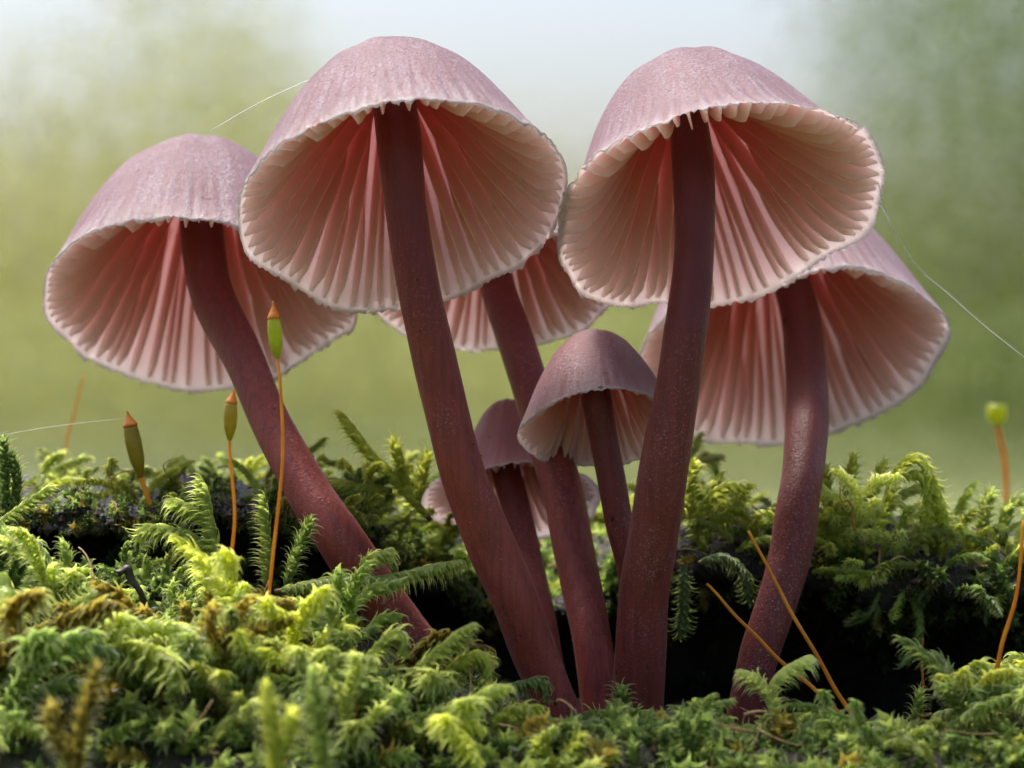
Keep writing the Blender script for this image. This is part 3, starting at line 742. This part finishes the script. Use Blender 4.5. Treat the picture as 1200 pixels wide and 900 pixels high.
moss_shoot('long pale moss shoot lying flat in front of the leaning mushroom stem', [[(322, 694), (380, 684), (450, 680), (505, 668), (536, 660, -0.1)], [(420, 680), (432, 660), (452, 650)]], -1.3, 1.0, 0)
moss_shoot('feathery branched moss shoot with curled leaves between the orange setae and the ledge', [[(262, 690), (250, 640), (242, 600), (236, 568)], [(250, 645), (215, 628), (180, 622), (164, 630)], [(246, 612), (225, 600), (205, 590)]], -0.9, 1.05, 0, (-0.6, -0.3, -0.5))
moss_shoot('short upright moss shoot beside the base of the leaning stem', [[(335, 690), (345, 655), (362, 612)]], -1.0, 0.85, 1)
moss_shoot('upright moss shoot behind the tall orange seta', [[(312, 690), (312, 640), (308, 588)]], -0.7, 0.85, 0, (-0.5, -0.3, -0.5))
moss_shoot('moss spray reaching up left behind the log ledge, beside the tallest stem', [[(505, 610), (470, 570), (432, 530), (400, 488)], [(480, 580), (470, 545), (462, 520)], [(490, 590), (495, 555), (500, 535)], [(460, 575), (425, 572), (396, 566)]], 1.4, 0.95, 3, (0, -0.3, -0.8), 1.0, 0.65, 1.15)
moss_shoot('arching moss shoot at the bottom, leftmost of three hooked ones', [[(372, 850), (400, 810), (435, 770), (462, 745), (474, 762)]], -3.1, 0.95, 0)
moss_shoot('tallest of the three hooked moss shoots at the bottom', [[(428, 860), (470, 810), (510, 770), (548, 738)]], -3.0, 1.0, 0)
moss_shoot('moss shoot with a rolled tip just left of the speckled stem base', [[(470, 870), (505, 815), (540, 778), (566, 772), (572, 792)]], -2.9, 0.95, 3)
moss_shoot('dark moss shoot touching the foot of the speckled stem', [[(545, 820), (590, 808), (630, 800), (640, 815)]], -2.2, 0.8, 2)
moss_shoot('broad bright moss shoot at the bottom edge under the speckled stem', [[(530, 900), (560, 870), (595, 840), (625, 832)], [(560, 900), (600, 880), (632, 862)]], -3.1, 1.1, 3)
moss_shoot('pale twisted moss shoot in front of the black hollow', [[(872, 892), (900, 860), (905, 825), (888, 800), (872, 790)], [(902, 850), (945, 842), (995, 848)], [(900, 812), (920, 790), (945, 775)], [(880, 880), (858, 870), (842, 862)]], -2.5, 0.95, 6, (0.2, -0.4, -0.8), 1.1, 1.0, 1.1)
moss_shoot('plump upright moss shoot below the hollow beside a thin red seta', [[(1058, 925), (1060, 885), (1058, 858)]], -1.9, 1.15, 3)
moss_shoot('slim pointed moss shoot standing behind the thin red seta', [[(1072, 880), (1074, 840), (1078, 812)]], -1.5, 0.75, 1)
moss_shoot('arched moss shoot like a cane on the sunlit ridge', [[(1012, 660), (1035, 600), (1055, 550), (1078, 540), (1098, 580), (1112, 630)], [(1050, 560), (1080, 560), (1090, 600)]], 1.0, 0.95, 3, (0.3, -0.4, -0.8), 1.0, 0.6, 1.15)
moss_shoot('broad tufted moss shoot against the sky right of the last stem', [[(985, 650), (990, 600), (1000, 540)], [(985, 640), (970, 590), (968, 552)], [(995, 630), (1020, 580), (1035, 545)]], 1.5, 1.0, 3, (0, -0.3, -0.8), 1.0, 0.6)
moss_shoot('frilly moss shoot between the two dark stems on the ridge', [[(812, 640), (825, 600), (845, 575), (878, 570)], [(812, 620), (808, 580), (812, 545)], [(825, 610), (850, 605), (870, 585)]], 1.3, 0.95, 3, (0.5, -0.3, -0.6), 1.0, 0.65)
moss_shoot('moss shoot drooping over the hollow beside the dark wine-red stem', [[(818, 660), (845, 655), (870, 670), (878, 700)], [(800, 660), (802, 700), (798, 740)]], 0.6, 0.85, 2)
moss_shoot('short upright moss shoot at the far right end of the ridge', [[(1150, 640), (1152, 610), (1160, 580)], [(1175, 640), (1180, 600), (1196, 585)]], 1.4, 0.95, 0)
moss_shoot('slim pale moss frond rising at the left edge behind the ledge', [[(-15, 625), (20, 600), (58, 574)]], -0.6, 0.75, 0, (0.3, -0.3, -0.5), 0.6)
moss_shoot('dark moss clump standing at the left edge of the picture', [[(5, 600), (6, 560), (4, 518)], [(14, 600), (20, 565), (14, 535)]], 0.3, 0.8, 2)
moss_shoot('big fluffy moss shoot at the left edge below the ledge', [[(-10, 720), (15, 680), (28, 645), (48, 650)], [(-15, 690), (0, 650), (6, 625)]], -1.6, 1.1, 2)
moss_shoot('long pale moss shoot sloping down left on the front bank', [[(130, 690), (90, 715), (50, 760), (20, 800)]], -2.7, 1.25, 0, (-0.3, -0.4, 0.3))
moss_shoot('blurred yellow moss shoot nearest the viewer under the thick brown seta', [[(316, 1010), (322, 890), (312, 806)], [(322, 900), (338, 860), (342, 835)]], -6.6, 0.85, 3)
moss_shoot('blurred moss shoot nearest the viewer beside the hooked shoots', [[(376, 1010), (376, 880), (366, 792)]], -6.4, 0.85, 1)
moss_shoot('blurred brownish moss shoot at the bottom left corner', [[(80, 1010), (90, 880), (112, 785)], [(88, 900), (66, 860), (60, 830)]], -6.2, 0.85, 5)
moss_shoot('moss shoot at the lower right corner behind the orange seta', [[(1210, 860), (1165, 845), (1115, 838), (1095, 850)], [(1205, 820), (1170, 800), (1140, 795)]], -1.6, 1.0, 1)
moss_shoot('soft moss shoot at the right edge above the lower corner', [[(1225, 800), (1195, 775), (1172, 790)]], -1.0, 1.0, 0)
moss_shoot('bright green moss tuft at the foot of the clustered stems', [[(722, 870), (728, 840), (728, 812)], [(715, 860), (698, 842), (684, 850)]], -1.7, 0.95, 2, (0, -0.4, -0.6))
moss_shoot('golden green moss clump at the bottom edge below the stem cluster', [[(648, 935), (664, 895), (678, 864)], [(690, 935), (700, 900), (716, 884)], [(655, 910), (640, 885), (634, 870)]], -4.0, 0.95, 3)
moss_shoot('small fresh green moss tuft right of the stem bases', [[(806, 880), (804, 855), (798, 838)], [(808, 880), (822, 858), (826, 842)]], -3.9, 0.8, 2)

# ------------------------------------------------------------------ moss capsules on their setae, loose setae
def line_path(pts, Y, n=30):
    return catmull([P(q[0], q[1], Y+(q[2] if len(q) > 2 else 0)) for q in pts], n)

def sporophyte(label, seta, Y, caps, rw, lid=True, m_c=None, w=3.6, m_s=None):
    """seta: pixels from foot to capsule; caps: pixels of capsule base, lid joint, tip"""
    path = line_path(seta, Y, 34); base = path[0]
    root = empty('moss_capsule', base); tag(root, label, 'moss capsule')
    V, F = tube(path, np.linspace(w/200*1.1, w/200*0.9, 34), 8); mesh_obj('seta', V, F, m_s or M_SETA, root, base)
    a, b, c = [P(q[0], q[1], Y) for q in caps]
    s = np.linspace(0, 1, 16)
    cp = np.array([a+(b-a)*q for q in s]); r = rw/200*np.interp(s, [0, 0.12, 0.35, 0.7, 0.93, 1], [0.28, 0.55, 0.9, 1.0, 0.88, 0.80])
    V, F = tube(cp, r, 14, True, 0.06, 3); cap = mesh_obj('capsule', V, F, m_c or M_CAPS, root, base)
    if lid:
        cp = np.array([b+(c-b)*q for q in s]); r = rw/200*np.interp(s, [0, 0.06, 0.15, 0.4, 0.7, 1], [0.84, 0.90, 0.86, 0.55, 0.22, 0.05])
        V, F = tube(cp, r, 14); mesh_obj('lid', V, F, M_LID, cap, base)
    return root

sporophyte('stout brown-green moss capsule on a short orange stalk on the ledge', [(176, 592), (172, 580), (166, 562), (164, 556)], 0.2, [(165, 560), (153, 500), (149, 481)], 20, w=6)
sporophyte('small moss capsule on a long orange seta, lower of the pair by the leaning stem', [(261, 772), (266, 690), (275, 610), (270, 540), (269, 514)], -2.5, [(269, 516), (271, 473), (275, 455)], 15)
sporophyte('green moss capsule on the tallest orange seta in front of the leaning mushroom', [(312, 726), (320, 650), (331, 540), (329, 460), (325, 418)], -2.4, [(325, 420), (321, 374), (320, 353)], 16, m_c=M_CAPS_G)
sporophyte('blurred round green capsule on an orange seta at the right edge', [(1184, 850), (1179, 570), (1173, 520), (1168, 495)], 12.0, [(1168, 498), (1168, 474), (1174, 464)], 34, lid=False, m_c=M_CAPS_G, w=9)

def loose(name, label, cat, pts, Y, w, m, taper=0.6, sides=7):
    path = line_path(pts, Y, 40)
    path[1:-1] += np.array([[0.035*mnoise.noise((k*0.11, len(label), 1.0)), 0, 0.03*mnoise.noise((k*0.13, len(label), 7.0))] for k in range(1, 39)])
    rad = np.linspace(w/200, w/200*taper, 40)
    V, F = tube(path, rad, sides, True, 0.9 if name == 'dark_twig' else 0.15, len(label)); o = mesh_obj(name, V, F, m, None, path[0]); tag(o, label, cat); return o
loose('bare_seta', 'blurred orange seta with a green tip rising behind the ledge', 'seta', [(69, 640), (72, 548), (80, 510), (92, 468), (98, 440)], 7.5, 4.2, M_SETA)
loose('bare_seta', 'long orange seta slanting across the last mushroom stem', 'seta', [(1036, 884), (1005, 845), (960, 775), (915, 695), (877, 622)], -1.2, 6, M_SETA)
loose('bare_seta', 'lower orange seta crossing the hollow behind the pale twisted moss', 'seta', [(1030, 880), (965, 818), (905, 765), (862, 720), (828, 684)], -0.9, 5.5, M_SETA)
loose('bare_seta', 'long orange seta curving up along the right edge', 'seta', [(1136, 905), (1150, 850), (1172, 770), (1192, 690), (1200, 610)], -1.9, 6, M_SETA)
loose('bare_seta', 'thin dark red seta standing in the mouth of the hollow', 'seta', [(1078, 876), (1082, 830), (1081, 790), (1081, 748)], -1.4, 4, M_SETA_RED)
loose('bare_seta', 'short orange seta lying across the moss left of the long setae', 'seta', [(120, 800), (150, 766), (180, 742), (230, 728)], -2.1, 5, M_SETA)
loose('bare_seta', 'thick brown-orange seta leaning on the front moss', 'seta', [(306, 842), (290, 805), (272, 780), (264, 764)], -2.6, 6, M_SETA_RED)
loose('bare_seta', 'dim orange seta in the gap behind the lower capsule stalk', 'seta', [(258, 760), (250, 725), (238, 700)], -0.9, 5, M_SETA_RED)
loose('bare_seta', 'thin brown seta upright in the front moss below the leaning stem', 'seta', [(353, 812), (350, 775), (348, 738)], -2.2, 4.5, M_SETA_RED)
loose('dry_stalk', 'kinked straw-coloured stalk at the lower left edge', 'stalk', [(20, 802), (48, 806), (58, 826), (46, 842), (34, 822), (52, 800), (58, 770), (56, 735), (48, 725)], -2.3, 4, M_DRY)
loose('dry_stalk', 'bent pale stalk at the bottom edge under the stem cluster', 'stalk', [(728, 900), (745, 886), (766, 876), (776, 888), (784, 902)], -2.2, 4, M_DRY)
loose('dry_stalk', 'thin straw stalk crossing the bright moss at the bottom', 'stalk', [(540, 860), (565, 872), (600, 902)], -3.0, 3.6, M_DRY)
loose('dry_stalk', 'thin brown stalk caught in the tufted moss on the ridge', 'stalk', [(1002, 622), (998, 590), (985, 585), (984, 550)], 0.8, 3, M_SETA_RED)
loose('dark_twig', 'knobbly black twig curled in the moss left of the setae', 'twig', [(138, 672), (150, 668), (160, 690), (172, 710), (184, 722)], -1.7, 9, M_DIRT, 0.7, 10)

def silk(label, pts, Y, w=0.9):
    path = line_path(pts, Y, 12); V, F = tube(path, np.full(12, w/250), 5)
    tag(mesh_obj('silk_thread', V, F, M_SILK, None, path[0]), label, 'silk thread')
silk('spider silk running from the left cap up to the tallest cap', [(246, 154), (305, 120), (368, 91)], -0.3, 1.3)
silk('spider silk hanging from the lopsided cap down to the right edge', [(1029, 214, -0.6), (1046, 266, 0), (1076, 314, 0.6), (1110, 343, 0.7), (1155, 383, 0.6), (1215, 430, 0.5)], 0.2, 1.4)
silk('short spider silk joining the thread beside the lopsided cap', [(1020, 230), (1034, 245), (1046, 266)], 0.2, 1.0)
silk('faint spider silk left of the stout capsule', [(-10, 512), (60, 500), (146, 490)], 0.2, 0.45)
